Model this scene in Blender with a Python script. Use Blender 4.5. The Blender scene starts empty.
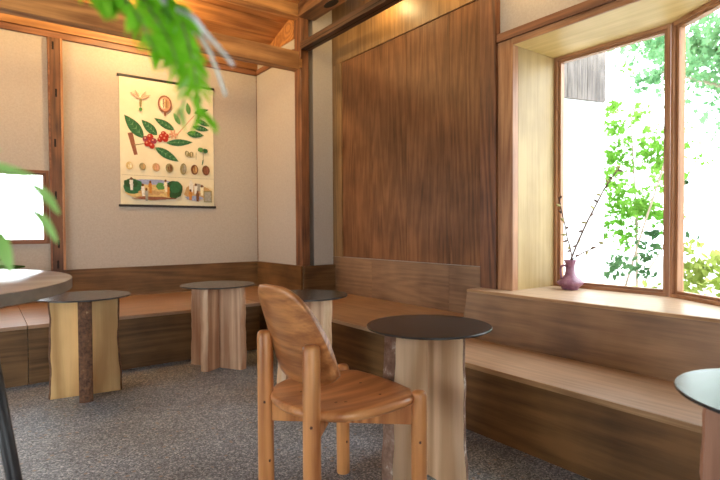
import bpy, bmesh, math, random
from mathutils import Vector, Matrix
random.seed(7)
S = bpy.context.scene
COL = S.collection
PI = math.pi

# ------------------------------------------------------------------ materials
def new_mat(name):
    m = bpy.data.materials.new(name); m.use_nodes = True
    nt = m.node_tree; nt.nodes.clear()
    out = nt.nodes.new('ShaderNodeOutputMaterial')
    return m, nt, out

def nd(nt, typ, **kw):
    n = nt.nodes.new(typ)
    for k, v in kw.items(): setattr(n, k, v)
    return n

def ramp(nt, fac, stops):
    r = nd(nt, 'ShaderNodeValToRGB')
    e = r.color_ramp.elements
    while len(e) < len(stops): e.new(0.5)
    for i, (p, c) in enumerate(stops):
        e[i].position = p; e[i].color = (*c, 1)
    nt.links.new(fac, r.inputs[0])
    return r.outputs[0]

def coords(nt, scale, rnd=True):
    tc = nd(nt, 'ShaderNodeTexCoord')
    src = tc.outputs['Object']
    if rnd:
        oi = nd(nt, 'ShaderNodeObjectInfo')
        mul = nd(nt, 'ShaderNodeMath', operation='MULTIPLY'); mul.inputs[1].default_value = 13.7
        nt.links.new(oi.outputs['Random'], mul.inputs[0])
        add = nd(nt, 'ShaderNodeVectorMath', operation='ADD')
        nt.links.new(src, add.inputs[0]); nt.links.new(mul.outputs[0], add.inputs[1])
        src = add.outputs[0]
    mp = nd(nt, 'ShaderNodeMapping'); mp.inputs['Scale'].default_value = scale
    nt.links.new(src, mp.inputs[0])
    return mp.outputs[0]

def wood(name, dark, light, axis='z', rough=0.5, grain=1.0, rings=0.5, bump=0.15, blotch=0.35, spec=0.5, lines=70):
    m, nt, out = new_mat(name)
    k = {'x': 0, 'y': 1, 'z': 2}[axis]
    s1 = [22*grain]*3; s1[k] = 1.1*grain
    s2 = [5*grain]*3; s2[k] = 0.45*grain
    v1 = coords(nt, s1); v2 = coords(nt, s2); v3 = coords(nt, (1.6, 1.6, 1.6))
    n1 = nd(nt, 'ShaderNodeTexNoise'); n1.inputs['Scale'].default_value = 3.2; n1.inputs['Detail'].default_value = 7; n1.inputs['Roughness'].default_value = .65
    nt.links.new(v1, n1.inputs['Vector'])
    nw = nd(nt, 'ShaderNodeTexNoise'); nw.inputs['Scale'].default_value = .8; nw.inputs['Detail'].default_value = 1.5
    nt.links.new(v2, nw.inputs['Vector'])
    w1 = nd(nt, 'ShaderNodeMath', operation='MULTIPLY'); w1.inputs[1].default_value = lines
    nt.links.new(nw.outputs[0], w1.inputs[0])
    w2 = nd(nt, 'ShaderNodeMath', operation='SINE'); nt.links.new(w1.outputs[0], w2.inputs[0])
    w = nd(nt, 'ShaderNodeMath', operation='MULTIPLY_ADD'); w.inputs[1].default_value = .28; w.inputs[2].default_value = .5
    nt.links.new(w2.outputs[0], w.inputs[0])
    n3 = nd(nt, 'ShaderNodeTexNoise'); n3.inputs['Scale'].default_value = 1.6; n3.inputs['Detail'].default_value = 3
    nt.links.new(v3, n3.inputs['Vector'])
    mx = nd(nt, 'ShaderNodeMix', data_type='FLOAT'); mx.inputs[0].default_value = rings
    nt.links.new(n1.outputs[0], mx.inputs[2]); nt.links.new(w.outputs[0], mx.inputs[3])
    mx2 = nd(nt, 'ShaderNodeMix', data_type='FLOAT'); mx2.inputs[0].default_value = blotch
    nt.links.new(mx.outputs[0], mx2.inputs[2]); nt.links.new(n3.outputs[0], mx2.inputs[3])
    mid = tuple((a+b)/2 for a, b in zip(dark, light))
    c = ramp(nt, mx2.outputs[0], [(.36, dark), (.5, mid), (.63, light)])
    b = nd(nt, 'ShaderNodeBsdfPrincipled'); b.inputs['Roughness'].default_value = rough
    b.inputs['Specular IOR Level'].default_value = spec
    nt.links.new(c, b.inputs['Base Color'])
    if name == 'seat_ply_rear': b.inputs['Coat Weight'].default_value = .9; b.inputs['Coat Roughness'].default_value = .42
    if bump:
        bp = nd(nt, 'ShaderNodeBump'); bp.inputs['Strength'].default_value = bump; bp.inputs['Distance'].default_value = .004
        nt.links.new(n1.outputs[0], bp.inputs['Height']); nt.links.new(bp.outputs[0], b.inputs['Normal'])
    nt.links.new(b.outputs[0], out.inputs[0])
    return m

def speckle(name, cols, scale=60, rough=.7, bump=.2, detail=4, spec=.5, dist=.003):
    m, nt, out = new_mat(name)
    v = coords(nt, (1, 1, 1), False)
    n = nd(nt, 'ShaderNodeTexNoise'); n.inputs['Scale'].default_value = scale; n.inputs['Detail'].default_value = detail; n.inputs['Roughness'].default_value = .7
    nt.links.new(v, n.inputs['Vector'])
    c = ramp(nt, n.outputs[0], cols)
    b = nd(nt, 'ShaderNodeBsdfPrincipled'); b.inputs['Roughness'].default_value = rough; b.inputs['Specular IOR Level'].default_value = spec
    nt.links.new(c, b.inputs['Base Color'])
    if bump:
        bp = nd(nt, 'ShaderNodeBump'); bp.inputs['Strength'].default_value = bump; bp.inputs['Distance'].default_value = dist
        nt.links.new(n.outputs[0], bp.inputs['Height']); nt.links.new(bp.outputs[0], b.inputs['Normal'])
    nt.links.new(b.outputs[0], out.inputs[0])
    return m

def plain(name, col, rough=.5, metal=0, spec=.5, var=.12, scale=30):
    d = tuple(c*(1-var) for c in col); l = tuple(min(1, c*(1+var)) for c in col)
    m = speckle(name, [(.3, d), (.7, l)], scale=scale, rough=rough, bump=0, spec=spec)
    m.node_tree.nodes['Principled BSDF'].inputs['Metallic'].default_value = metal
    return m

def floor_mat():
    m, nt, out = new_mat('aggregate_floor')
    v = coords(nt, (1, 1, 1), False)
    vo = nd(nt, 'ShaderNodeTexVoronoi'); vo.inputs['Scale'].default_value = 165
    nt.links.new(v, vo.inputs['Vector'])
    sep = nd(nt, 'ShaderNodeSeparateColor'); nt.links.new(vo.outputs['Color'], sep.inputs[0])
    c1 = ramp(nt, sep.outputs[0], [(0, (.085, .094, .11)), (.45, (.215, .238, .275)), (.8, (.38, .405, .45)), (1, (.70, .71, .73))])
    n = nd(nt, 'ShaderNodeTexNoise'); n.inputs['Scale'].default_value = 2.3; n.inputs['Detail'].default_value = 5
    nt.links.new(v, n.inputs['Vector'])
    c2 = ramp(nt, n.outputs[0], [(.35, (.75, .72, .68)), (.65, (1.0, 1.0, 1.0))])
    mx = nd(nt, 'ShaderNodeMix', data_type='RGBA', blend_type='MULTIPLY'); mx.inputs[0].default_value = 1
    nt.links.new(c1, mx.inputs[6]); nt.links.new(c2, mx.inputs[7])
    v2 = nd(nt, 'ShaderNodeTexVoronoi'); v2.inputs['Scale'].default_value = 17
    nt.links.new(v, v2.inputs['Vector'])
    peb = ramp(nt, v2.outputs['Distance'], [(.0, (1, 1, 1)), (.12, (1, 1, 1)), (.17, (0, 0, 0))])
    mx2 = nd(nt, 'ShaderNodeMix', data_type='RGBA'); nt.links.new(peb, mx2.inputs[0])
    nt.links.new(mx.outputs[2], mx2.inputs[6]); mx2.inputs[7].default_value = (.34, .27, .22, 1)
    b = nd(nt, 'ShaderNodeBsdfPrincipled'); b.inputs['Roughness'].default_value = .5
    b.inputs['Specular IOR Level'].default_value = .5
    nt.links.new(mx2.outputs[2], b.inputs['Base Color'])
    bp = nd(nt, 'ShaderNodeBump'); bp.inputs['Strength'].default_value = .45; bp.inputs['Distance'].default_value = .004
    nt.links.new(sep.outputs[0], bp.inputs['Height']); nt.links.new(bp.outputs[0], b.inputs['Normal'])
    nt.links.new(b.outputs[0], out.inputs[0])
    return m

def glass_mat():
    m, nt, out = new_mat('window_glass')
    t = nd(nt, 'ShaderNodeBsdfTransparent'); t.inputs[0].default_value = (.97, .98, .975, 1)
    g = nd(nt, 'ShaderNodeBsdfGlossy'); g.inputs['Roughness'].default_value = .02
    lw = nd(nt, 'ShaderNodeLayerWeight'); lw.inputs[0].default_value = .5
    pw5 = nd(nt, 'ShaderNodeMath', operation='POWER'); pw5.inputs[1].default_value = 5; nt.links.new(lw.outputs['Facing'], pw5.inputs[0])
    fr = nd(nt, 'ShaderNodeMath', operation='MULTIPLY_ADD'); fr.inputs[1].default_value = .6; fr.inputs[2].default_value = .03; nt.links.new(pw5.outputs[0], fr.inputs[0])
    mx = nd(nt, 'ShaderNodeMixShader')
    nt.links.new(fr.outputs[0], mx.inputs[0]); nt.links.new(t.outputs[0], mx.inputs[1]); nt.links.new(g.outputs[0], mx.inputs[2])
    nt.links.new(mx.outputs[0], out.inputs[0])
    return m

def leaf_mat(name, a, b_, trans=.45, scale=3):
    m, nt, out = new_mat(name)
    v = coords(nt, (1, 1, 1), False)
    n = nd(nt, 'ShaderNodeTexNoise'); n.inputs['Scale'].default_value = scale; n.inputs['Detail'].default_value = 3
    nt.links.new(v, n.inputs['Vector'])
    c = ramp(nt, n.outputs[0], [(.35, a), (.65, b_)])
    d = nd(nt, 'ShaderNodeBsdfDiffuse'); t = nd(nt, 'ShaderNodeBsdfTranslucent')
    nt.links.new(c, d.inputs[0]); nt.links.new(c, t.inputs[0])
    mx = nd(nt, 'ShaderNodeMixShader'); mx.inputs[0].default_value = trans
    nt.links.new(d.outputs[0], mx.inputs[1]); nt.links.new(t.outputs[0], mx.inputs[2])
    nt.links.new(mx.outputs[0], out.inputs[0])
    return m

M = {}
M['plaster'] = speckle('plaster', [(.35, (.435, .378, .32)), (.65, (.49, .432, .372))], scale=75, rough=.9, bump=.25, spec=.15)
M['plaster_pale'] = M['plaster']
M['floor'] = floor_mat()
M['panel'] = wood('panel_veneer', (.10, .038, .013), (.28, .122, .048), 'z', .47, 1.1, .25, .08, .4, .3)
M['panel_frame'] = wood('panel_surround_ply', (.15, .075, .024), (.34, .19, .075), 'z', .45, 1.0, .25, .05, .4)
M['panel_low'] = wood('lower_board', (.15, .075, .036), (.33, .185, .095), 'y', .45, 1.0, .3, .05, .5)
M['post'] = wood('aged_post', (.07, .022, .008), (.27, .105, .04), 'z', .5, 1.0, .35, .2, .35)
M['post_old'] = wood('weathered_post', (.045, .015, .006), (.21, .088, .036), 'z', .5, 1.0, .35, .2, .4)
M['beam_x'] = wood('warm_beam', (.22, .085, .024), (.56, .27, .09), 'x', .55, .7, .45, .15, .35)
M['beam_dark'] = wood('dark_beam', (.035, .013, .006), (.15, .06, .024), 'y', .5, 1.0, .35, .15, .35)
M['beam_y'] = wood('beam_along_side', (.09, .035, .013), (.29, .13, .05), 'y', .5, 1.0, .35, .15, .35)
M['boards'] = wood('ceiling_board', (.24, .085, .022), (.54, .23, .066), 'x', .5, .8, .4, .1, .3)
M['trim'] = wood('reddish_trim', (.12, .042, .018), (.30, .125, .055), 'x', .5, 1.0, .3, .1, .3)
M['trim_y'] = wood('reddish_rail', (.12, .042, .018), (.30, .125, .055), 'y', .5, 1.0, .3, .1, .3)
M['frame'] = wood('window_frame_wood', (.25, .10, .04), (.52, .26, .12), 'z', .45, 1.0, .3, .05, .3)
M['frame_y'] = wood('window_rail_wood', (.25, .10, .04), (.52, .26, .12), 'y', .45, 1.0, .3, .05, .3)
M['ply_pale'] = wood('pale_plywood', (.30, .19, .065), (.45, .31, .125), 'z', .5, .8, .3, .03, .5)
M['ply_ceiling'] = wood('pale_soffit_ply', (.54, .36, .12), (.72, .51, .21), 'y', .5, .8, .3, .03, .5)
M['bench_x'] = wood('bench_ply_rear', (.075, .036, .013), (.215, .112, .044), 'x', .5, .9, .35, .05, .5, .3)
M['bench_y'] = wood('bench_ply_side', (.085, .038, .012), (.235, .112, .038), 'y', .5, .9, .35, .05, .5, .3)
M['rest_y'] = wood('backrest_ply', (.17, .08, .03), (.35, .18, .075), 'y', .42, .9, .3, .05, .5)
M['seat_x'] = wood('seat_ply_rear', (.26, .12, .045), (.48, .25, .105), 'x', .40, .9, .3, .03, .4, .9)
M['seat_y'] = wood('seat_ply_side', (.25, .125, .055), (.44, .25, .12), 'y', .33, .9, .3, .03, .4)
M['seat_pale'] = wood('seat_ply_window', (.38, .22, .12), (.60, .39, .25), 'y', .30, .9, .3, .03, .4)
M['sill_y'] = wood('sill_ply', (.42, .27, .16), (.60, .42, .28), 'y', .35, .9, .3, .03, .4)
M['ply_edge'] = wood('ply_edge', (.30, .15, .06), (.52, .30, .14), 'y', .6, 1.4, .2, .2, .3)
M['slab'] = wood('pale_slab', (.54, .32, .17), (.86, .61, .39), 'z', .55, .55, .6, .06, .3)
M['slab_gold'] = wood('golden_slab', (.44, .235, .075), (.74, .47, .20), 'z', .55, .55, .6, .06, .3)
M['slab_pink'] = wood('pinkish_slab', (.38, .18, .09), (.66, .41, .25), 'z', .55, .8, .5, .06, .3)
M['slab_red'] = wood('red_slab', (.28, .115, .06), (.46, .22, .13), 'z', .55, .8, .4, .06, .3)
M['bark'] = speckle('bark', [(.3, (.05, .02, .009)), (.5, (.14, .06, .028)), (.64, (.20, .09, .04)), (.72, (.5, .33, .19))], scale=38, rough=.9, bump=.8, dist=.01)
M['bark_pale'] = speckle('pale_bark', [(.3, (.13, .065, .042)), (.5, (.26, .145, .095)), (.60, (.34, .21, .15)), (.68, (.70, .58, .48))], scale=16, rough=.9, bump=.8, dist=.008)
M['steel'] = speckle('blackened_steel', [(.3, (.028, .027, .027)), (.7, (.048, .045, .044))], scale=9, rough=.26, bump=.0, spec=.55)
M['steel_rim'] = plain('steel_edge', (.10, .11, .13), .3, 1.0)
M['chair'] = wood('chair_pine', (.40, .13, .036), (.76, .335, .115), 'z', .34, .9, .55, .04, .3)
M['chair_seat'] = wood('chair_seat_pine', (.46, .155, .046), (.86, .40, .15), 'x', .32, .8, .45, .04, .3)
M['chair_back'] = wood('chair_back_pine', (.30, .098, .028), (.58, .24, .078), 'y', .34, 1.7, .38, .04, .12, .5, 60)
M['knot'] = plain('dark_knot', (.10, .03, .012), .5)
M['leg_dark'] = plain('dark_leg', (.028, .024, .024), .45)
M['top_round'] = wood('round_top_veneer', (.56, .51, .47), (.78, .73, .69), 'x', .24, .8, .35, .02, .4)
M['top_rim'] = wood('round_top_edge', (.13, .085, .055), (.22, .155, .105), 'x', .5, .8, .3, .02, .4)
M['hole'] = plain('dark_mortise', (.012, .006, .004), .9)
M['glass'] = glass_mat()
M['paper'] = speckle('chart_paper', [(.3, (.74, .66, .47)), (.7, (.83, .75, .56))], scale=5, rough=.8, bump=0, spec=.2)
M['rod'] = plain('black_rod', (.012, .009, .009), .5)
def ink(n, c): M[n] = plain('ink_' + n, c, .8, 0, .2, .25, 60)
ink('i_green', (.035, .13, .055)); ink('i_green2', (.10, .26, .07)); ink('i_red', (.38, .03, .02)); ink('i_purple', (.25, .04, .07))
ink('i_brown', (.25, .10, .06)); ink('i_tan', (.50, .31, .14)); ink('i_olive', (.27, .23, .11)); ink('i_dkbrown', (.15, .06, .025))
ink('i_cream', (.82, .72, .50)); ink('i_pink', (.62, .33, .22)); ink('i_blue', (.30, .34, .52)); ink('i_sand', (.62, .45, .19))
ink('i_white', (.75, .72, .66)); ink('i_dkgreen', (.03, .08, .03)); ink('i_orange', (.52, .22, .05)); ink('i_grey', (.33, .32, .28)); ink('i_line', (.42, .36, .25)); ink('i_vein', (.16, .34, .16))
M['ceramic'] = speckle('plum_glaze', [(.3, (.16, .055, .085)), (.5, (.25, .10, .15)), (.7, (.36, .19, .25))], scale=18, rough=.22, bump=.1)
M['twig'] = plain('twig_bark', (.10, .045, .03), .8)
M['bud'] = plain('bud', (.38, .33, .12), .8)
M['fern'] = leaf_mat('fern_leaf', (.20, .60, .02), (.36, .78, .06), .5, 14)
M['fern_pale'] = leaf_mat('fern_leaf_pale', (.32, .66, .16), (.46, .80, .30), .5, 14)
M['fern_stem'] = plain('fern_stem', (.20, .24, .06), .6)
M['fern_bare'] = plain('bare_fern_stem', (.95, .90, .82), .5, var=.4, scale=40)
M['dark_leaf'] = leaf_mat('dark_leaf', (.03, .06, .012), (.08, .13, .03), .2, 14)
M['pot'] = plain('clay_pot', (.30, .14, .08), .7)
M['soil'] = speckle('soil', [(.3, (.02, .013, .01)), (.7, (.06, .04, .03))], scale=40, rough=.95, bump=.5)
M['leaf_bright'] = leaf_mat('bright_leaf', (.11, .29, .03), (.24, .44, .08), .5, 1.2)
M['leaf_maple'] = leaf_mat('maple_leaf', (.10, .23, .10), (.22, .40, .19), .5, 1.2)
M['leaf_dark'] = leaf_mat('dark_shrub_leaf', (.035, .085, .035), (.09, .17, .07), .35, 1.2)
M['leaf_yellow'] = leaf_mat('yellow_hedge_leaf', (.22, .30, .05), (.52, .55, .18), .45, 2)
M['trunk'] = plain('trunk_bark', (.32, .24, .18), .9)
M['ext_white'] = plain('white_render', (.80, .80, .79), .8, var=.03)
M['siding'] = wood('weathered_siding', (.05, .04, .035), (.20, .165, .145), 'z', .8, 1.2, .25, .3, .3)
M['ground'] = speckle('pale_gravel', [(.3, (.55, .54, .50)), (.7, (.78, .77, .73))], scale=30, rough=.9, bump=.2)

# ------------------------------------------------------------------ mesh helpers
def finish(name, bm, mats, parent=None, smooth=False, loc=None, rotz=None):
    if not isinstance(mats, (list, tuple)): mats = [mats]
    bmesh.ops.recalc_face_normals(bm, faces=bm.faces)
    me = bpy.data.meshes.new(name); bm.to_mesh(me); bm.free()
    for m in mats: me.materials.append(M[m] if isinstance(m, str) else m)
    if smooth:
        for p in me.polygons: p.use_smooth = True
    o = bpy.data.objects.new(name, me); COL.objects.link(o)
    if parent: o.parent = parent
    if loc: o.location = loc
    if rotz is not None: o.rotation_euler.z = rotz
    return o

def smooth_by_angle(o, ang=35):
    for p in o.data.polygons: p.use_smooth = True
    bm = bmesh.new(); bm.from_mesh(o.data)
    for e in bm.edges:
        if len(e.link_faces) == 2 and e.calc_face_angle(0) > math.radians(ang): e.smooth = False
    bm.to_mesh(o.data); bm.free()
    return o

def box(bm, x0, x1, y0, y1, z0, z1, mi=0, bev=0):
    x0, x1 = sorted((x0, x1)); y0, y1 = sorted((y0, y1)); z0, z1 = sorted((z0, z1))
    c = [(x0,y0,z0),(x1,y0,z0),(x1,y1,z0),(x0,y1,z0),(x0,y0,z1),(x1,y0,z1),(x1,y1,z1),(x0,y1,z1)]
    v = [bm.verts.new(p) for p in c]
    fs = [bm.faces.new([v[i] for i in f]) for f in ((0,3,2,1),(4,5,6,7),(0,1,5,4),(1,2,6,5),(2,3,7,6),(3,0,4,7))]
    for f in fs: f.material_index = mi
    if bev:
        es = list({e for f in fs for e in f.edges})
        r = bmesh.ops.bevel(bm, geom=es, offset=bev, segments=2, affect='EDGES', profile=.5)
        for f in r['faces']: f.material_index = mi

def prism(bm, pts, z0, z1, mi=0, fn=None):
    """pts: plan outline (x, y) extruded from z0 to z1; fn maps (x,y,z)."""
    fn = fn or (lambda x, y, z: (x, y, z))
    a = [bm.verts.new(fn(x, y, z0)) for x, y in pts]; b = [bm.verts.new(fn(x, y, z1)) for x, y in pts]
    n = len(pts); fs = [bm.faces.new(a[::-1]), bm.faces.new(b)]
    for i in range(n): fs.append(bm.faces.new((a[i], a[(i+1) % n], b[(i+1) % n], b[i])))
    for f in fs: f.material_index = mi
    return fs

def profile_y(bm, pts, y0, y1, mi=0):   # (x, z) outline swept along y
    return prism(bm, pts, y0, y1, mi, lambda x, z, y: (x, y, z))
def profile_x(bm, pts, x0, x1, mi=0):   # (y, z) outline swept along x
    return prism(bm, pts, x0, x1, mi, lambda y, z, x: (x, y, z))

def tube(bm, path, radii, seg=8, mi=0, cap=True):
    path = [Vector(p) for p in path]
    if not isinstance(radii, (list, tuple)): radii = [radii]*len(path)
    rings = []; up = Vector((0.3, 0.2, 1)).normalized()
    for i, p in enumerate(path):
        t = (path[min(i+1, len(path)-1)] - path[max(i-1, 0)]).normalized()
        a = t.cross(up)
        if a.length < 1e-3: a = t.cross(Vector((1, 0, 0)))
        a.normalize(); b = t.cross(a)
        rings.append([bm.verts.new(p + (a*math.cos(2*PI*k/seg) + b*math.sin(2*PI*k/seg))*radii[i]) for k in range(seg)])
    fs = []
    for r0, r1 in zip(rings, rings[1:]):
        for k in range(seg): fs.append(bm.faces.new((r0[k], r0[(k+1) % seg], r1[(k+1) % seg], r1[k])))
    if cap:
        fs.append(bm.faces.new(rings[0][::-1])); fs.append(bm.faces.new(rings[-1]))
    for f in fs: f.material_index = mi; f.smooth = True

def lathe(bm, prof, seg=40, mi=0, c=(0, 0)):
    rings = []
    for r, z in prof:
        if r < 1e-5: rings.append([bm.verts.new((c[0], c[1], z))])
        else: rings.append([bm.verts.new((c[0]+r*math.cos(2*PI*k/seg), c[1]+r*math.sin(2*PI*k/seg), z)) for k in range(seg)])
    for a, b in zip(rings, rings[1:]):
        for k in range(seg):
            q = [a[k % len(a)], a[(k+1) % len(a)], b[(k+1) % len(b)], b[k % len(b)]]
            u = []
            for v in q:
                if v not in u: u.append(v)
            if len(u) > 2:
                f = bm.faces.new(u); f.material_index = mi; f.smooth = True

def empty(name, loc=(0, 0, 0), rz=0):
    o = bpy.data.objects.new(name, None); COL.objects.link(o); o.location = loc; o.rotation_euler.z = rz
    o.empty_display_size = .1
    return o
def tag(o, label=None, cat=None, group=None, kind=None):
    if label: o['label'] = label
    if cat: o['category'] = cat
    if group: o['group'] = group
    if kind: o['kind'] = kind
    return o
def struct(name, bm, m, label=None, cat=None, parent=None):
    o = finish(name, bm, m, parent)
    if parent is None: tag(o, label, cat, None, 'structure')
    return o
def bx_struct(name, a, m, label, cat, bev=0):
    bm = bmesh.new(); box(bm, *a, bev=bev); return struct(name, bm, m, label, cat)
def bx_part(name, a, m, parent, bev=0, label=None):
    bm = bmesh.new(); box(bm, *a, bev=bev); o = finish(name, bm, m, parent)
    if label: o['label'] = label
    return o

# ------------------------------------------------------------------ dimensions (metres, camera stands over the origin)
YB, W1, D1, W2, WN = 5.262, 2.475, 4.285, 2.837, 3.318
SEAT_Z, SEATW_Z = .395, .345
SILL = .605
XL, YR = -2.9, -2.6            # left wall and rear wall, behind the camera
ZC = 3.35

# ------------------------------------------------------------------ room shell
bx_struct('floor', (XL-.1, W2+.8, YR-.1, YB+.2, -.12, 0), 'floor', 'grey exposed aggregate concrete floor of the whole room', 'floor')

# rear (poster) wall with the low window at its left end
wx0, wx1, wz0, wz1 = -1.05, .485, .905, 1.545
bm = bmesh.new()
box(bm, XL, wx0, YB, YB+.15, 0, 3.2); box(bm, wx1, W1+.14, YB, YB+.15, 0, 3.2)
box(bm, wx0, wx1, YB, YB+.15, 0, wz0); box(bm, wx0, wx1, YB, YB+.15, wz1, 3.2)
struct('wall_back', bm, 'plaster', 'beige plaster wall behind the hanging chart', 'wall')
bx_struct('wall_corner', (W1, W1+.14, D1+.119, YB, 0, 3.3), 'plaster', 'short plaster wall between the rear corner and the inner post', 'wall')
bx_struct('wall_niche', (W1+.14, W2+.15, D1+.01, D1+.14, 0, ZC), 'plaster', 'narrow pale plaster strip right of the inner post', 'wall')
# side wall with the bay opening y .58 .. 2.128
bm = bmesh.new()
box(bm, W2+.02, W2+.15, 2.17, D1+.01, 0, ZC)
box(bm, W2+.02, W2+.15, YR, .56, 0, ZC)
box(bm, W2+.02, W2+.15, .56, 2.17, 2.262, ZC)
box(bm, W2+.02, W2+.15, .56, 2.17, 0, .50)
struct('wall_right', bm, 'plaster', 'side wall with the wooden panel and bay window opening', 'wall')
bm = bmesh.new()                       # left wall with a wide glazed opening
box(bm, XL-.12, XL, YR, .2, 0, ZC); box(bm, XL-.12, XL, 3.6, YB+.15, 0, ZC)
box(bm, XL-.12, XL, .2, 3.6, 2.3, ZC)
struct('wall_left', bm, 'plaster', 'plaster wall on the left with the wide glazed doorway', 'wall')
bm = bmesh.new()
box(bm, XL, -1.6, YR-.12, YR, 0, ZC); box(bm, .6, W2+.15, YR-.12, YR, 0, ZC); box(bm, -1.6, .6, YR-.12, YR, 2.2, ZC)
struct('wall_front', bm, 'plaster', 'plaster wall behind the viewpoint', 'wall')
bx_struct('ceiling', (XL-.1, W2+.15, YR-.1, D1+.1, ZC, ZC+.1), 'beam_dark', 'dark timber ceiling over the main room', 'ceiling')
# sloped board ceiling of the rear aisle: one board next to the other
def slope_z(y): return 2.845 + .31*(YB - y)
bm = bmesh.new()
nb = 7; ys = [YB + .1 - i*(YB + .1 - 3.95)/nb for i in range(nb+1)]
for i in range(nb):
    ya, yb = ys[i], ys[i+1] + .006
    profile_x(bm, [(ya, slope_z(ya)), (yb, slope_z(yb)), (yb, slope_z(yb)+.03), (ya, slope_z(ya)+.03)], XL, W1+.13)
    profile_x(bm, [(ya, slope_z(ya)+.012), (ya-.02, slope_z(ya-.02)+.012), (ya-.02, slope_z(ya-.02)+.06), (ya, slope_z(ya)+.06)], XL, W1+.13)
tag(finish('ceiling_slope', bm, 'boards'), 'sloped ceiling of warm reddish boards over the rear aisle', 'ceiling', None, 'structure')

# timber frame
def trim(n, a, m, label, bev=.004): return bx_struct('trim_%d' % n, a, m, label, 'beam', bev)
trim(1, (XL, 2.408, D1-.095, D1+.010, 2.507, 2.672), 'beam_x', 'lower warm beam running across in front of the rear aisle', .006)
trim(2, (XL, W1+.05, D1-.005, D1+.105, 3.035, 3.20), 'beam_x', 'upper beam across the aisle, just under the picture top')
t3 = trim(3, (W1-.004, W1+.085, D1-.004, D1+.118, .664, 3.30), 'post', 'dark reddish inner corner post carrying both beams', .006)
trim(4, (W1-.008, W1+.095, .9, D1-.006, 2.728, 2.798), 'beam_dark', 'slim dark grooved lintel running from the inner post toward the viewer')
bx_part('groove', (W1-.0085, W1-.0075, .9, D1-.006, 2.752, 2.757), 'hole', S.objects['trim_4'])
bx_part('groove', (W1+.040, W1+.048, .9, D1-.006, 2.7275, 2.7285), 'hole', S.objects['trim_4'])
t5 = trim(5, (W1-.03, W1+.15, .9, D1-.006, 3.03, 3.22), 'beam_y', 'upper timber with a dark knot hole above the slim lintel')
bx_part('tenon', (2.4085, W1-.0045, D1-.035, D1+.009, 2.55, 2.63), 'beam_x', S.objects['trim_1'])
bm = bmesh.new(); lathe(bm, [(0, 3.027), (.045, 3.027), (.055, 3.029), (.05, 3.034)], 18, 0, (0, 0))
for v in bm.verts: v.co.x = v.co.x*.8 + 2.545; v.co.y = v.co.y*1.9 + 3.86
o = finish('knot_hole', bm, 'hole', t5)
# rear wall timber
trim(6, (XL, W1, YB-.022, YB, 2.712, 2.765), 'trim', 'thin dark rail along the top of the plaster rear wall', .003)
trim(7, (XL, W1, YB-.035, YB, 2.768, 2.86), 'beam_x', 'warm plate under the sloped ceiling along the rear wall', .003)
trim(8, (W1-.022, W1, D1+.12, YB-.036, 2.712, 2.765), 'trim_y', 'thin rail along the top of the short corner wall', .003)
bx_struct('trim_17', (W1-.010, W1-.0005, D1+.12, YB-.04, 2.865, 3.2), 'boards', 'warm boarded gable end above the short corner wall', 'trim', .001)
t9 = trim(9, (.489, .603, YB-.034, YB, .395, 2.711), 'post_old', 'mortised old post between the small window and the chart', .004)
for z in (2.64, 2.23, 1.79, 1.33, .90, .72):
    bx_part('mortise', (.532 + .01*math.sin(z*9), .548 + .01*math.sin(z*9), YB-.0348, YB-.033, z-.035, z+.035), 'hole', t9)
bx_part('edge_strip', (.583, .603, YB-.042, YB-.0335, .669, 2.711), 'frame', t9, .002)
bx_part('edge_strip', (.489, .503, YB-.040, YB-.0335, .669, 2.711), 'trim', t9, .002)
trim(10, (W1-.006, W1, YB-.006, YB, .67, 2.71), 'post', 'thin dark cover strip in the rear corner', .001)
# wainscot
bx_struct('baseboard_back', (XL, W1-.002, YB-.02, YB-.0005, .38, .668), 'bench_x', 'brown plywood wainscot below the chart wall', 'wainscot', .002)
bx_struct('baseboard_corner', (W1-.02, W1, D1-.012, YB-.021, .38, .668), 'bench_y', 'brown plywood wainscot on the short corner wall', 'wainscot', .002)
bx_struct('baseboard_niche', (W1+.0005, W2-.002, D1-.034, D1-.0135, .37, .668), 'bench_x', 'dark plywood wainscot below the narrow plaster strip', 'wainscot', .002)
# panel wall on the right
pw = empty('wall_panel', (W2, 3.3, .38)); tag(pw, 'large brown veneer wall panel beside the narrow plaster strip', 'wall panel', None, 'structure')
def loc_box(a, base): return (a[0]-base[0], a[1]-base[0], a[2]-base[1], a[3]-base[1], a[4]-base[2], a[5]-base[2])
PB = (W2, 3.3, .38)
bx_part('surround_top', loc_box((W2, W2+.019, 2.39, D1+.008, 2.636, 3.25), PB), 'panel_frame', pw, .002)
bx_part('surround_side', loc_box((W2, W2+.019, 4.135, D1+.008, .747, 2.635), PB), 'panel_frame', pw, .002)
ye = [2.392, 2.71, 3.196, 3.67, 4.134]
for a, b in zip(ye, ye[1:]):
    bx_part('veneer_plank', loc_box((W2+.008, W2+.02, a, b-.002, .75, 2.634), PB), 'panel', pw, .0015)
yl = [2.392, 2.71, 3.66, D1+.006]
for a, b in zip(yl, yl[1:]):
    bx_part('lower_board', loc_box((W2-.004, W2+.019, a, b-.002, .36, .745), PB), 'panel_low', pw, .0015)
trim(11, (W2-.03, W2+.10, 2.253, 2.388, .35, ZC), 'post', 'reddish full-height post between wall panel and bay window', .005)
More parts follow.
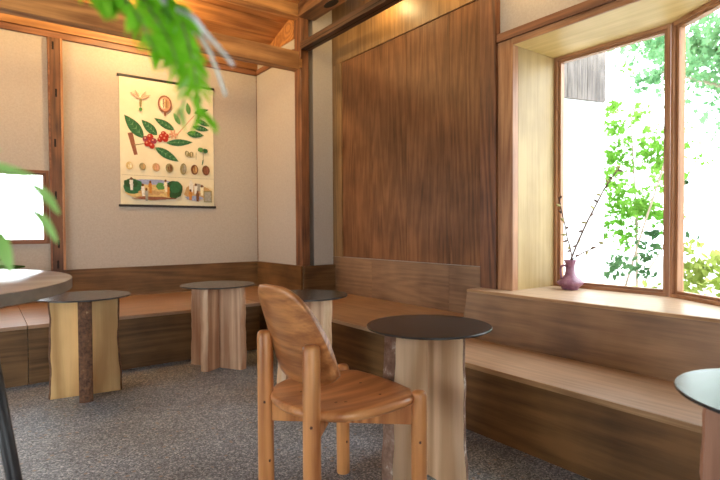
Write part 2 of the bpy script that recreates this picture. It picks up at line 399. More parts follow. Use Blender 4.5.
# bay window surround
trim(12, (W2-.022, W2+.08, .45, 2.252, 2.268, 2.324), 'trim_y', 'reddish beam over the bay window opening', .003)
trim(13, (W2-.008, W2+.05, 2.129, 2.252, .58, 2.267), 'frame', 'upright board left of the bay window recess', .002)
trim(14, (W2-.002, W2+.05, 2.135, 2.165, .60, 2.267), 'frame', 'thin edge strip on the bay recess jamb', .001)
trim(15, (W2-.012, W2+.05, .45, 2.13, 2.225, 2.267), 'frame_y', 'edge strip below the bay window beam', .002)
bx_struct('wall_recess', (W2+.051, WN+.04, 2.129, 2.168, .55, 2.30), 'ply_pale', 'pale plywood cheek of the bay window recess', 'wall')
MY = 1.362; BD = Vector((-.5135, -.858)).normalized(); T2L = (WN-W2)/.5135
bay = [(W2+.0, 2.1285), (WN+.05, 2.1285), (WN+.05, MY-.01), (W2+.05, MY-.858*T2L-.02), (W2, MY-.858*T2L)]
bm = bmesh.new(); prism(bm, [(x, y) for x, y in bay], 2.224, 2.26)
struct('ceiling_bay', bm, 'ply_ceiling', 'pale plywood soffit of the bay window', 'ceiling')

def window(n, p0, d, L, z0, z1, label, out, m_v='frame', m_h='frame_y', jw=.036, sash=.03, mull=(), depth=.07):
    """A framed window from point p0 along unit direction d; out = unit normal away from the room."""
    base = empty('window_%d' % n, (p0[0], p0[1], z0)); tag(base, label, 'window', None, 'structure')
    d = Vector(d); ov = Vector(out)
    def bar(name, s0, s1, za, zb, o0, o1, m):
        bm = bmesh.new()
        pts = [d*s0 + ov*o0, d*s1 + ov*o0, d*s1 + ov*o1, d*s0 + ov*o1]
        prism(bm, [(p.x, p.y) for p in pts], za, zb)
        o = finish(name, bm, m, base); return o
    H = z1 - z0
    bar('jamb', 0, jw, 0, H, 0, depth, m_v); bar('jamb', L-jw, L, 0, H, 0, depth, m_v)
    bar('head', jw, L-jw, H-jw, H, 0, depth, m_h); bar('bottom_rail', jw, L-jw, 0, jw, 0, depth, m_h)
    edges = [jw] + list(mull) + [L-jw]
    for a, b in zip(edges, edges[1:]):
        bar('sash_stile', a+.002, a+sash, jw, H-jw, .018, depth-.012, m_v); bar('sash_stile', b-sash, b-.002, jw, H-jw, .018, depth-.012, m_v)
        bar('sash_rail', a+sash, b-sash, jw, jw+sash*.8, .018, depth-.012, m_h); bar('sash_rail', a+sash, b-sash, H-jw-sash*.8, H-jw, .018, depth-.012, m_h)
        bar('glass_pane', a+sash-.004, b-sash+.004, jw+sash*.8-.004, H-jw-sash*.8+.004, .034, .038, 'glass')
    return base
window(1, (WN-.02, 2.1285), (0, -1), 2.1285-MY, SILL, 2.224, 'bay window pane behind the vase, wood framed', (1, 0), jw=.021, sash=.021)
window(2, (WN-.02, MY-.003), BD, T2L-.01, SILL, 2.224, 'angled bay window pane at the right edge, wood framed', (.858, -.5135), jw=.021, sash=.021)
window(3, (wx0, YB-.015), (1, 0), wx1-wx0, wz0, wz1, 'small bright window in the plaster wall left of the mortised post', (0, 1), 'post', 'trim', jw=.022, sash=.02, mull=(.75,), depth=.10)
window(4, (XL-.02, .2), (0, 1), 3.4, 0, 2.3, 'wide glazed doorway in the left wall', (-1, 0), mull=(1.15, 2.25), jw=.05, sash=.05, depth=.08)

window(5, (-1.6, YR-.02), (1, 0), 2.2, 0, 2.2, 'glazed entrance behind the viewpoint', (0, -1), 'frame', 'frame', mull=(1.1,), jw=.05, sash=.05, depth=.08)

# ------------------------------------------------------------------ built-in benches
def bench_back(x0, x1, label):
    b = empty('plywood_bench', ((x0+x1)/2, 4.7, 0)); tag(b, label, 'bench', 'plywood benches along the rear wall')
    B = ((x0+x1)/2, 4.7, 0)
    bx_part('seat', loc_box((x0+.001, x1-.001, 4.012, YB-.0205, SEAT_Z-.024, SEAT_Z), B), 'seat_x', b, .002)
    bx_part('front_panel', loc_box((x0+.001, x1-.001, 4.020, 4.042, 0, SEAT_Z-.0245), B), 'bench_x', b, .001)
    return b
bench_back(XL+.01, .235, 'left length of the plywood bench under the small window')
bench_back(.236, 1.90, 'middle length of the plywood bench under the chart')
# corner length: runs under the panel to the window bench
b = empty('plywood_bench', (2.4, 3.6, 0)); tag(b, 'corner length of the plywood bench below the veneer panel', 'bench', 'plywood benches along the rear wall')
B = (2.4, 3.6, 0)
bm = bmesh.new()
prism(bm, [(x-B[0], y-B[1]) for x, y in [(1.901, 4.012), (1.958, 4.012), (1.958, 2.40), (W2-.005, 2.40), (W2-.005, D1-.036), (W1-.021, D1-.036), (W1-.021, YB-.021), (1.901, YB-.021)]], SEAT_Z-.024, SEAT_Z)
finish('seat', bm, 'seat_y', b)
bx_part('front_panel', loc_box((1.966, 1.988, 2.40, 4.019, 0, SEAT_Z-.0245), B), 'bench_y', b, .001)
bx_part('front_panel', loc_box((1.902, 1.965, 4.020, 4.042, 0, SEAT_Z-.0245), B), 'bench_x', b, .001)
bx_part('edge_strip', loc_box((1.952, 1.9575, 2.40, 4.012, SEAT_Z-.022, SEAT_Z+.0005), B), 'sill_y', b)

RBX, RBZ, RTX = 2.615, .289, 2.668         # backrest foot and top
w = empty('window_bench', (2.3, .6, 0)); tag(w, 'long plywood bench with backrest under the bay window', 'bench')
B = (2.3, .6, 0); y0, y1 = -1.6, 2.382
def wp(name, pts, m, ya=y0, yb=y1):
    bm = bmesh.new(); profile_y(bm, [(x-B[0], z) for x, z in pts], ya-B[1], yb-B[1]); return finish(name, bm, m, w)
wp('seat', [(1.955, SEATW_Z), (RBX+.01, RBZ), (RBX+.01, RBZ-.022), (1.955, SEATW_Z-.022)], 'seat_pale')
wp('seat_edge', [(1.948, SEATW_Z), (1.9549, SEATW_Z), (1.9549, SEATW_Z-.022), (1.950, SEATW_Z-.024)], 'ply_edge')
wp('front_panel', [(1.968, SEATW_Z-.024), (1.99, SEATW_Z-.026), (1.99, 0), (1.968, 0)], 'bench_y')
wp('backrest', [(RBX, RBZ+.001), (RBX+.022, RBZ+.001), (RTX+.022, SILL-.019), (RTX, SILL-.019)], 'rest_y')
wp('backrest_end', [(RBX+.024, RBZ-.02), (W2-.035, RBZ-.02), (W2-.035, SILL-.019), (RTX+.023, SILL-.019)], 'rest_y', y1-.02, y1)
wp('top_edge', [(RTX-.003, SILL-.018), (RTX-.003, SILL-.001), (RTX+.012, SILL), (RTX+.012, SILL-.018)], 'ply_edge')
# the sill board from backrest top to the panes
bm = bmesh.new()
t = T2L + .0
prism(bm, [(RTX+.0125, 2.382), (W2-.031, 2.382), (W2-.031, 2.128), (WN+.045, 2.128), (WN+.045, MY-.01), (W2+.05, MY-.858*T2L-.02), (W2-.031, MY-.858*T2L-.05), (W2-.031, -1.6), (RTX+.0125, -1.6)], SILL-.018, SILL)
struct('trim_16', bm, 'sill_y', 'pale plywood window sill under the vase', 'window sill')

# ------------------------------------------------------------------ cross-legged slab tables
TOP_Z, TOP_T = .614, .009
def slab_mesh(name, r0, r1, th, seed, mats, parent, bark0, bark1, bark_m, slant=(0, 0)):
    """upright slab along local x from r0 to r1, natural wavy edges at its ends"""
    rnd = random.Random(seed); ph = [rnd.uniform(0, 6.28) for _ in range(8)]
    zs = [TOP_Z*i/16 - TOP_T*i/16 for i in range(17)]
    def e(i, z, side):
        flare = .012*(1-z/TOP_Z)**2
        return (.004*math.sin(6*z+ph[side]) + .003*math.sin(17*z+ph[side+2]) + .002*math.sin(41*z+ph[side+4]) + flare)
    bm = bmesh.new(); rings = []
    for i, z in enumerate(zs):
        a = r0 - (e(i, z, 0) if bark0 else 0); b_ = r1 + (e(i, z, 1) if bark1 else 0)
        rings.append([bm.verts.new((x, y, z)) for x, y in ((a+slant[0]/2, -th/2), (b_-slant[1]/2, -th/2), (b_+slant[1]/2, th/2), (a-slant[0]/2, th/2))])
    for p, q in zip(rings, rings[1:]):
        for k in range(4): bm.faces.new((p[k], p[(k+1) % 4], q[(k+1) % 4], q[k]))
    bm.faces.new(rings[0][::-1]); bm.faces.new(rings[-1])
    o = finish(name, bm, mats, parent)
    for side, on in ((0, bark0), (1, bark1)):
        if not on: continue
        bm = bmesh.new(); rg = []; s = -1 if side == 0 else 1
        for i, z in enumerate(zs):
            base = (r0 - e(i, z, 0)) if side == 0 else (r1 + e(i, z, 1))
            row = []
            for k in range(7):
                y = -th/2 + th*k/6
                bul = .010*math.sin(PI*k/6)**.6 + rnd.uniform(0, .003)
                row.append(bm.verts.new((base + s*(.0005+bul + slant[side]*y/th), y*1.012, z)))
            for k in (6, 0): row.append(bm.verts.new((base + s*(.0003 + slant[side]*(-.5 if k == 0 else .5)), (-th/2 if k == 0 else th/2), z)))
            rg.append(row)
        n = 9
        for p, q in zip(rg, rg[1:]):
            for k in range(n): bm.faces.new((p[k], p[(k+1) % n], q[(k+1) % n], q[k]))
        bm.faces.new(rg[0]); bm.faces.new(rg[-1][::-1])
        bo = finish('bark_edge', bm, bark_m, o); bo['label'] = 'rough bark edge'
    return o

def slab_table(loc, ang, label, seed, m1='slab', m2='slab', bark='bark', r=.273, arm=.215, th=.074, barks=(1, 1, 1, 1), slant=(0, 0), far=None, near=None):
    t = empty('slab_table', (loc[0], loc[1], 0), ang)
    tag(t, label, 'table', 'round black-topped slab tables')
    bm = bmesh.new()
    z0, z1 = TOP_Z-TOP_T, TOP_Z
    lathe(bm, [(0, z0), (r-.002, z0), (r, z0+.002), (r, z1-.002), (r-.002, z1), (0, z1)], 72)
    o = finish('tabletop', bm, 'steel', t); smooth_by_angle(o)
    slab_mesh('long_slab', -arm, arm, th, seed, m1, t, barks[0], barks[1], bark, slant)
    s = slab_mesh('short_slab', th/2+.0005, near or arm, th, seed+1, m2, t, 0, barks[2], bark); s.rotation_euler.z = PI/2
    s = slab_mesh('short_slab', th/2+.0005, far or arm, th, seed+2, m2, t, 0, barks[3], bark); s.rotation_euler.z = -PI/2
    return t
def view_ang(x, y): return math.atan2(y, x)
T = [((.512, 3.59), 90, 'pale slab table with dark bark edges beneath the small window', 11, 'slab_gold', 'slab_gold', 'bark', dict(arm=.182, r=.264)),
     ((1.412, 3.70), 52, 'pinkish slab table standing in front of the middle bench below the chart', 23, 'slab_pink', 'slab_pink', 'slab_pink', dict(arm=.215, r=.268, th=.065, near=.15)),
     ((1.612, 2.767), 45, 'slab table half hidden behind the wooden chair back', 37, 'slab_pink', 'slab', 'slab', dict(arm=.19, r=.268)),
     ((1.512, 1.563), 41, 'slab table right beside the chair, with streaked pale bark on one edge', 41, 'slab', 'slab', 'bark_pale', dict(arm=.205, r=.261, slant=(.075, 0), far=.14)),
     ((1.56, .34), 90, 'slab table cut off by the right edge, top mirroring the green outside', 59, 'slab_red', 'slab_red', 'slab_red', dict(arm=.19, r=.268))]
for (x, y), a, lab, sd, m1, m2, bk, kw in T:
    slab_table((x, y), view_ang(x, y) + math.radians(a), lab, sd, m1, m2, bk, **kw)

# ------------------------------------------------------------------ big round table at the left
t = empty('round_table', (-.42, 1.86, 0)); tag(t, 'big round table with dark metal legs at the left edge', 'table')
bm = bmesh.new(); lathe(bm, [(0, .846), (.640, .846), (.646, .849), (.646, .878), (.643, .88), (0, .88)], 96)
bm.normal_update()
for f in bm.faces:
    zc = f.calc_center_median().z
    f.material_index = 1 if (abs(f.normal.z) < .5 or zc < .85) else 0
o = finish('tabletop', bm, ['top_round', 'top_rim'], t); smooth_by_angle(o)
for k, a in enumerate((-42, 48, 138, 228)):
    a = math.radians(a); c, s = math.cos(a), math.sin(a)
    bm = bmesh.new(); tube(bm, [(c*.565-.005, s*.565, .846), (c*.565-.005+.12*math.cos(a+.55), s*.565+.12*math.sin(a+.55), 0)], [.018, .014], 14)
    finish('leg', bm, 'leg_dark', t)

# ------------------------------------------------------------------ the wooden chair
CH = (.816, 1.522); CA = math.radians(1.85)
ch = empty('dining_chair', (CH[0], CH[1], 0), CA); tag(ch, 'honey pine chair with curved leaf-shaped backrest and round legs', 'chair')
WB, WF, LL = .3035, .449, .397
def leg(x, y, h, r, label=None):
    bm = bmesh.new()
    lathe(bm, [(0, 0), (r*.93, 0), (r, .006), (r, h-.022), (r*.93, h-.009), (r*.72, h-.002), (r*.4, h), (0, h)], 28, 0, (x, y))
    o = finish('leg', bm, 'chair', ch); smooth_by_angle(o, 50)
    for zz, aa in ((h*.62, -2.2), (h*.3, -1.6)):
        bm = bmesh.new()
        for k in range(1):
            c = Vector((x + math.cos(aa)*(r+.0003), y + math.sin(aa)*(r+.0003), zz))
            tdir = Vector((-math.sin(aa), math.cos(aa), 0)); nn = Vector((math.cos(aa), math.sin(aa), 0))
            vs = [bm.verts.new(c + tdir*.0045*math.cos(2*PI*q/10) + Vector((0, 0, .0055))*math.sin(2*PI*q/10) - nn*.0003) for q in range(10)]
            cv = bm.verts.new(c + nn*.0006)
            for q in range(10): bm.faces.new((vs[q], vs[(q+1) % 10], cv))
        finish('knot', bm, 'knot', o)
    return o
leg(0, WB/2, .660, .0285); leg(0, -WB/2, .660, .0285)
leg(LL, WF/2, .455, .0275); leg(LL, -WF/2, .455, .0275)
# seat: half-round board with straight front, dished, rounded rim
def seat_outline():
    pts = []
    n = 44
    for i in range(n+1):
        a = PI/2 + PI*i/n                      # left side round the rear to the right side
        lx = .215 + .236*math.copysign(abs(math.cos(a))**.92, math.cos(a)); ly = .246*math.copysign(abs(math.sin(a))**.9, math.sin(a))
        pts.append((lx, ly))
    pts += [(.30, -.243), (.355, -.236), (.372, -.224), (.376, -.196), (.40, -.188), (.425, -.16), (.435, -.08), (.437, 0), (.435, .08), (.425, .16), (.40, .188), (.376, .196), (.372, .224), (.355, .236), (.30, .243)]
    return pts
ol = seat_outline(); cen = Vector((.20, 0))
bm = bmesh.new(); zt, zb = .443, .412
layers = [(.90, zb), (.972, zb+.002), (.995, zb+.010), (1.0, (zt+zb)/2), (.995, zt-.009), (.975, zt-.002), (.93, zt-.0005), (.75, zt-.005), (.5, zt-.010), (.25, zt-.012)]
rings = [[bm.verts.new((cen.x+(x-cen.x)*s, y*s, z)) for x, y in ol] for s, z in layers]
n = len(ol)
for p, q in zip(rings, rings[1:]):
    for k in range(n): bm.faces.new((p[k], p[(k+1) % n], q[(k+1) % n], q[k]))
bm.faces.new(rings[0][::-1]); bm.faces.new(rings[-1])
o = finish('seat', bm, 'chair_seat', ch); smooth_by_angle(o, 60)
for (kx, ky) in ((.13, -.10), (.16, -.115), (.10, .07), (.30, -.13), (.33, .02)):
    bm = bmesh.new(); zk = .443-.0055
    vs = [bm.verts.new((kx+.006*math.cos(2*PI*q/10), ky+.004*math.sin(2*PI*q/10), zk)) for q in range(10)]; bm.faces.new(vs)
    finish('knot', bm, 'knot', o)
def rail(p0, p1, z0, z1, th=.022):
    d = (Vector(p1)-Vector(p0)).normalized(); nrm = Vector((-d.y, d.x))*th/2
    bm = bmesh.new(); pts = [Vector(p0)+nrm, Vector(p0)-nrm, Vector(p1)-nrm, Vector(p1)+nrm]
    prism(bm, [(p.x, p.y) for p in pts], z0, z1); finish('rail', bm, 'chair', ch)
def between(a, b, g):
    a = Vector(a); b = Vector(b); d = (b-a).normalized(); return a+d*g, b-d*g
P = dict(A=(0, WB/2), B=(0, -WB/2), C=(LL, -WF/2), D=(LL, WF/2))
for u, v_, g0, g1 in (('A', 'C', .026, .026), ):
    p0, p1 = between(P[u], P[v_], g0); rail(p0, p1, .338, .4115)
mid = (Vector(P['A'])+Vector(P['C']))/2
xx = LL*(WB)/(WB+WF); X0 = Vector((xx, 0))
for e_ in ('B', 'D'):                       # crossing stretcher, housed against the first one
    a_ = Vector(P[e_]); d_ = (X0-a_).normalized(); rail(a_+d_*.026, X0-d_*.0125, .338, .4115)
# backrest: bent, leaning board with an arched outline
R_, HW = .40, .200
bz0, bz1 = .502, .838
NU, NV = 32, 18
def back_pt(u, v, off):
    # u -1..1 across, v 0..1 up
    hgt = (1-abs(u)**3.8)**.50
    lo = .055*abs(u)**4
    z = bz0 + lo + (bz1-bz0-lo)*hgt*v if hgt > 0 else bz0+lo
    s = HW*u
    xm = .035 - .315*(z-bz0) + s*s/(2*R_)
    nx, ny = 1.0, -s/R_
    l = math.hypot(nx, ny)
    return Vector((xm + off*nx/l, s + off*ny/l, z))
def bp(u, v, off): return back_pt(u, v, off)
bm = bmesh.new(); us = [math.sin(PI/2*(-1+2*i/NU))*.995 for i in range(NU+1)]
th_b = .024
def grid(off, inset):
    g = []
    for u in us:
        row = []
        for j in range(NV+1):
            v = j/NV
            p = bp(u*(1-inset), v*(1-inset*.8)+inset*.25, off); row.append(bm.verts.new(p))
        g.append(row)
    return g
gs = [grid(0, .035), grid(.005, 0), grid(th_b-.005, 0), grid(th_b, .035)]
for gi, g in enumerate((gs[0], gs[3])):
    for i in range(NU):
        for j in range(NV): bm.faces.new((g[i][j], g[i+1][j], g[i+1][j+1], g[i][j+1]))
def border(g):
    return [g[i][0] for i in range(NU+1)] + [g[NU][j] for j in range(1, NV+1)] + [g[i][NV] for i in range(NU-1, -1, -1)] + [g[0][j] for j in range(NV-1, 0, -1)]
for ga, gb in zip(gs, gs[1:]):
    a, b_ = border(ga), border(gb); m_ = len(a)
    for k in range(m_): bm.faces.new((a[k], a[(k+1) % m_], b_[(k+1) % m_], b_[k]))
used = {v for f in bm.faces for v in f.verts}
bmesh.ops.delete(bm, geom=[v for v in bm.verts if v not in used], context='VERTS')
bmesh.ops.remove_doubles(bm, verts=bm.verts, dist=.0004)
o = finish('backrest', bm, 'chair_back', ch); smooth_by_angle(o, 70)

# ------------------------------------------------------------------ botanical wall chart
PX0, PX1, PZ0, PZ1 = 1.067, 1.975, 1.262, 2.482
pw_, ph_ = PX1-PX0, PZ1-PZ0
ps = empty('wall_chart', ((PX0+PX1)/2, YB, PZ0)); tag(ps, 'cream botanical wall chart with red berries hanging on plaster', 'poster')
PO = Vector(((PX0+PX1)/2, YB, PZ0))
mats = ['paper', 'i_green', 'i_green2', 'i_red', 'i_purple', 'i_brown', 'i_tan', 'i_olive', 'i_dkbrown', 'i_cream', 'i_pink', 'i_blue', 'i_sand', 'i_white', 'i_dkgreen', 'i_orange', 'i_grey', 'i_line', 'i_vein']
IX = {n: i for i, n in enumerate(mats)}
bm = bmesh.new()
box(bm, -pw_/2, pw_/2, -.010, -.008, 0, ph_)
lay = [0]
def pt(u, v, l): return (-pw_/2 + u*pw_, -.0101-.00008*l, ph_*(1-v))
def poly(uv, m, l=None):
    if l is None: lay[0] += 1; l = lay[0]
    f = bm.faces.new([bm.verts.new(pt(u, v, l)) for u, v in uv]); f.material_index = IX[m]; return f
AR = pw_/ph_
def blob(u, v, ru, rv, m, n=14, wob=.0, rot=0):
    out = []
    for k in range(n):
        a = 2*PI*k/n; q = 1 + wob*random.uniform(-1, 1)
        x, y = ru*q*math.cos(a), rv*q*math.sin(a)
        out.append((u + x*math.cos(rot) - y*math.sin(rot), v + (x*math.sin(rot) + y*math.cos(rot))))
    poly(out, m)
def pleaf(u0, v0, u1, v1, w, m='i_green', vein='i_vein'):
    du, dv = (u1-u0), (v1-v0)/AR; L = math.hypot(du, dv); nu, nv = -dv/L, du/L
    n = 9; up = []; dn = []
    for i in range(n+1):
        s = i/n; ww = w*math.sin(PI*s**.85)**.9*L if 0 < i < n else 0
        cu, cv = u0+(u1-u0)*s, v0+(v1-v0)*s
        up.append((cu+nu*ww, cv+nv*ww*AR)); dn.append((cu-nu*ww, cv-nv*ww*AR))
    poly(up + dn[-2:0:-1], m)
    poly([(u0, v0-.002), (u1, v1), (u0, v0+.002)], vein)
    for s in (.25, .42, .6, .76):
        cu, cv = u0+(u1-u0)*s, v0+(v1-v0)*s
        for sg in (1, -1):
            ww = w*L*.8*math.sin(PI*s); e = .10
            poly([(cu, cv), (cu+.008, cv+.003), (cu+nu*ww*sg+du*e, cv+(nv*ww*sg+dv*e)*AR)], vein)
def stroke(u0, v0, u1, v1, w, m):
    du, dv = u1-u0, (v1-v0)/AR; L = math.hypot(du, dv); nu, nv = -dv/L*w, du/L*w*AR
    poly([(u0+nu, v0+nv), (u1+nu*.7, v1+nv*.7), (u1-nu*.7, v1-nv*.7), (u0-nu, v0-nv)], m)
# branch
stroke(.10, .435, .155, .605, .026, 'i_brown'); stroke(.14, .53, .30, .50, .006, 'i_olive'); stroke(.30, .50, .58, .42, .006, 'i_olive'); stroke(.58, .42, .78, .24, .006, 'i_pink')
pleaf(.235, .47, .045, .30, .20); pleaf(.375, .435, .215, .325, .22); pleaf(.56, .38, .345, .30, .17); pleaf(.47, .49, .76, .465, .13); pleaf(.35, .535, .60, .635, .16)
pleaf(.78, .22, .945, .175, .14); pleaf(.80, .275, .955, .315, .18); pleaf(.76, .335, .945, .35, .17); pleaf(.69, .395, .885, .40, .20); pleaf(.62, .33, .55, .24, .20, 'i_green2'); pleaf(.72, .24, .70, .14, .2, 'i_green2')
for (u, v, r) in ((.255, .475, .034), (.295, .50, .036), (.30, .455, .034), (.335, .485, .032), (.27, .51, .033), (.315, .525, .03)):
    blob(u, v, r, r*AR, random.choice(['i_red', 'i_purple', 'i_red'])); blob(u-.008, v-.008, r*.3, r*.3*AR, 'i_pink', 8)
for (u, v, r) in ((.42, .445, .033), (.455, .46, .033), (.44, .42, .03), (.40, .47, .028), (.47, .435, .026)):
    blob(u, v, r, r*AR, 'i_red'); blob(u-.008, v-.008, r*.3, r*.3*AR, 'i_pink', 8)
for a in range(6): blob(.545+.03*math.cos(a), .415+.02*math.sin(a), .022, .010, 'i_pink', 8, 0, a)
# flower and fruit section
for a, L_ in ((-2.6, .12), (-2.1, .11), (-1.57, .12), (-1.0, .11), (-.5, .12)):
    pleaf(.205, .165, .205+L_*math.cos(a), .165+L_*math.sin(a)*AR, .10, 'i_pink' if abs(a+1.57) > .4 else 'i_cream', 'i_cream')
stroke(.205, .16, .205, .225, .014, 'i_olive'); blob(.205, .245, .018, .014, 'i_green2')
blob(.455, .18, .075, .070, 'i_brown', 20); blob(.455, .178, .060, .057, 'i_pink', 20); blob(.435, .178, .03, .043, 'i_cream'); blob(.475, .178, .028, .043, 'i_tan'); stroke(.44, .14, .44, .215, .006, 'i_brown'); stroke(.475, .145, .475, .21, .005, 'i_brown'); stroke(.455, .245, .455, .275, .012, 'i_brown')
# seedlings
blob(.69, .565, .028, .022, 'i_olive', 12, 0, .5); blob(.735, .57, .028, .022, 'i_olive', 12, 0, -.5); stroke(.69, .55, .685, .582, .004, 'i_cream'); stroke(.735, .553, .74, .587, .004, 'i_cream')
blob(.845, .525, .036, .020, 'i_green2', 12, .1); blob(.895, .53, .034, .020, 'i_green', 12, .1); stroke(.87, .53, .872, .62, .005, 'i_olive'); stroke(.87, .61, .86, .65, .008, 'i_green'); stroke(.79, .55, .79, .61, .003, 'i_olive')
# row of beans
for u, ru, rv, m, m2 in ((.085, .034, .032, 'i_sand', 'i_cream'), (.215, .034, .028, 'i_olive', 'i_tan'), (.355, .040, .034, 'i_tan', 'i_pink'), (.495, .042, .038, 'i_olive', 'i_dkbrown'), (.645, .036, .048, 'i_olive', 'i_grey'), (.77, .042, .042, 'i_dkbrown', 'i_tan'), (.90, .044, .042, 'i_dkbrown', 'i_brown')):
    blob(u, .695, ru, rv, m, 18, 0, .15); blob(u+.008, .695, ru*.55, rv*.75, m2, 14, 0, .15); stroke(u-.004, .695-rv*.8, u+.006, .695+rv*.8, .005, m)
stroke(.01, .768, .99, .766, .002, 'i_line')
# two small landscape vignettes
blob(.33, .885, .29, .075, 'i_sand', 26, .06); blob(.33, .815, .22, .022, 'i_blue', 20, .1); blob(.12, .855, .10, .060, 'i_green', 18, .12); blob(.10, .83, .07, .035, 'i_dkgreen', 14, .15)
blob(.54, .87, .09, .075, 'i_dkgreen', 18, .12); blob(.56, .85, .06, .05, 'i_green', 14, .15); blob(.40, .845, .05, .03, 'i_green2', 12, .2); blob(.33, .945, .20, .014, 'i_brown', 16, .3); blob(.30, .90, .12, .02, 'i_tan', 14, .2)
for u, v, c in ((.215, .885, 'i_white'), (.29, .86, 'i_orange'), (.475, .885, 'i_orange'), (.45, .845, 'i_cream'), (.10, .84, 'i_white'), (.25, .92, 'i_grey')):
    stroke(u, v-.035, u+.004, v+.045, .017, c); blob(u, v-.045, .012, .012, 'i_dkbrown', 8); stroke(u-.02, v-.01, u+.02, v+.005, .006, c)
blob(.80, .885, .15, .065, 'i_tan', 20, .1); blob(.76, .935, .10, .020, 'i_blue', 14, .2); blob(.73, .84, .025, .055, 'i_white', 12, .2); blob(.82, .84, .05, .03, 'i_grey', 12, .2)
for u, v, c in ((.78, .86, 'i_white'), (.85, .87, 'i_cream'), (.72, .91, 'i_orange'), (.80, .92, 'i_dkbrown')): stroke(u, v-.03, u, v+.04, .02, c); blob(u, v-.04, .013, .012, 'i_dkbrown', 8)
poly([(.87, .87), (.965, .865), (.965, .965), (.87, .965)], 'i_olive'); poly([(.88, .88), (.955, .876), (.955, .955), (.88, .955)], 'i_grey')
finish('chart_sheet', bm, mats, ps)
for zz, x0, x1 in ((ph_+.006, -pw_/2-.018, pw_/2+.012), (-.006, -pw_/2-.018, pw_/2+.018)):
    bm = bmesh.new(); box(bm, x0, x1, -.020, -.002, zz-.011, zz+.011, bev=.004); finish('hanging_rod', bm, 'rod', ps)

# ------------------------------------------------------------------ vase with a budding twig
VX, VY = 3.19, 1.935
v = empty('ceramic_jug', (VX, VY, SILL)); tag(v, 'small plum glazed jug with a handle on the window sill', 'vase')
bm = bmesh.new()
lathe(bm, [(0, .0), (.050, 0), (.054, .004), (.056, .016), (.075, .030), (.088, .045), (.085, .055), (.066, .068), (.045, .085), (.033, .105), (.029, .135), (.029, .165), (.035, .187), (.041, .197), (.038, .199), (.026, .180), (.022, .15), (.022, .10), (.0, .09)], 40)
o = finish('body', bm, 'ceramic', v)
bm = bmesh.new()
hd = Vector((-.80, .60, 0)).normalized()
tube(bm, [hd*a + Vector((0, 0, z)) for a, z in ((.027, .158), (.045, .163), (.060, .155), (.064, .138), (.063, .110), (.060, .088), (.056, .071))], .0075, 10)
finish('handle', bm, 'ceramic', v)
tw = empty('budding_twig', (VX, VY, SILL+.095)); tag(tw, 'bare budding twig standing in the plum jug', 'branch')
Rv = Vector((.803, -.594, 0)); Uv = Vector((0, 0, 1)); Fv = Vector((.594, .803, 0))
def twp(px, py, dep=0): # noqa           # small sketch units -> metres in the twig's own frame
    return Rv*((px-572)*.00728) + Uv*((259-py)*.00728 + .105) + Fv*dep
def twig(pts, r0, r1, buds):
    bm = bmesh.new(); n = len(pts)
    tube(bm, pts, [r0 + (r1-r0)*i/(n-1) for i in range(n)], 7)
    o = finish('stem', bm, 'twig', tw)
    rr = random.Random(3)
    for k in range(buds):
        bm = bmesh.new()
        s = (.2+.78*(k+1)/buds)*(n-1); i = min(int(s), n-2); p = pts[i].lerp(pts[i+1], s-i)
        d = Vector((rr.uniform(-1, 1), rr.uniform(-1, 1), rr.uniform(-.6, .8))).normalized()
        tube(bm, [p, p+d*.012, p+d*.024, p+d*.034], [.003, .0085, .007, .002], 6)
        finish('bud', bm, 'bud' if k % 2 else 'twig', o)
root = Vector((0, 0, .004))
twig([root, twp(573, 258), twp(579, 243, .0), twp(587, 224, -.01), twp(595, 208, -.015), twp(603, 192, -.02), (twp(611, 180, -.03)), twp(617, 173, -.03)], .0065, .0042, 14)
twig([root*1.4, twp(573.4, 257, -.004), twp(571, 248, -.02), twp(567, 239, -.04), twp(564, 228, -.06), twp(559, 214, -.09), twp(556, 202, -.10)], .0048, .003, 9)
twig([root*1.8, twp(574, 258, -.01), twp(582, 252, -.04), twp(591, 248, -.05), twp(600, 243, -.06)], .0042, .0028, 4)

# ------------------------------------------------------------------ feathery plant close to the viewpoint, standing left of it
pl = empty('feathery_fern', (-.62, .42, 0)); tag(pl, 'feathery green fern arching in from the left close up', 'plant')
PP = Vector((-.62, .42, 0))
def add_leaflet(bm, p, d, side, L, w, mi):
    d = d.normalized(); n = 4; a = []; b = []
    for i in range(n+1):
        s = i/n; ww = w*math.sin(PI*min(.98, s*.9+.08)); q = p + d*L*s - Vector((0, 0, 1))*L*.25*s*s
        a.append(bm.verts.new(q + side*ww)); b.append(bm.verts.new(q - side*ww))
    for i in range(n):
        f = bm.faces.new((a[i], a[i+1], b[i+1], b[i])); f.material_index = mi
def blade(bm, p0, p1, w, mi=0, up=Vector((0, 0, 1))):
    p0 = Vector(p0)-PP; p1 = Vector(p1)-PP; d = p1-p0; n = 8; sd = d.cross(Vector((-.6, -.75, .1))).normalized(); a = []; b = []; c_ = []
    for i in range(n+1):
        t_ = i/n; ww = w*math.sin(PI*(.06+.9*t_))**.8; q = p0 + d*t_ + up*.004*math.sin(PI*t_)
        a.append(bm.verts.new(q+sd*ww)); b.append(bm.verts.new(q-sd*ww)); c_.append(bm.verts.new(q+Vector((.3, .4, 0))*ww*.5))
    for i in range(n):
        for u_, v_ in ((a, c_), (c_, b)):
            f = bm.faces.new((u_[i], u_[i+1], v_[i+1], v_[i])); f.material_index = mi
def low_frond(path, blades):
    bm = bmesh.new(); tube(bm, [Vector(p)-PP for p in path], .0012, 6, 1)
    for p0, p1, w in blades: blade(bm, p0, p1, w)
    return finish('frond', bm, ['fern_pale', 'fern_stem'], pl)
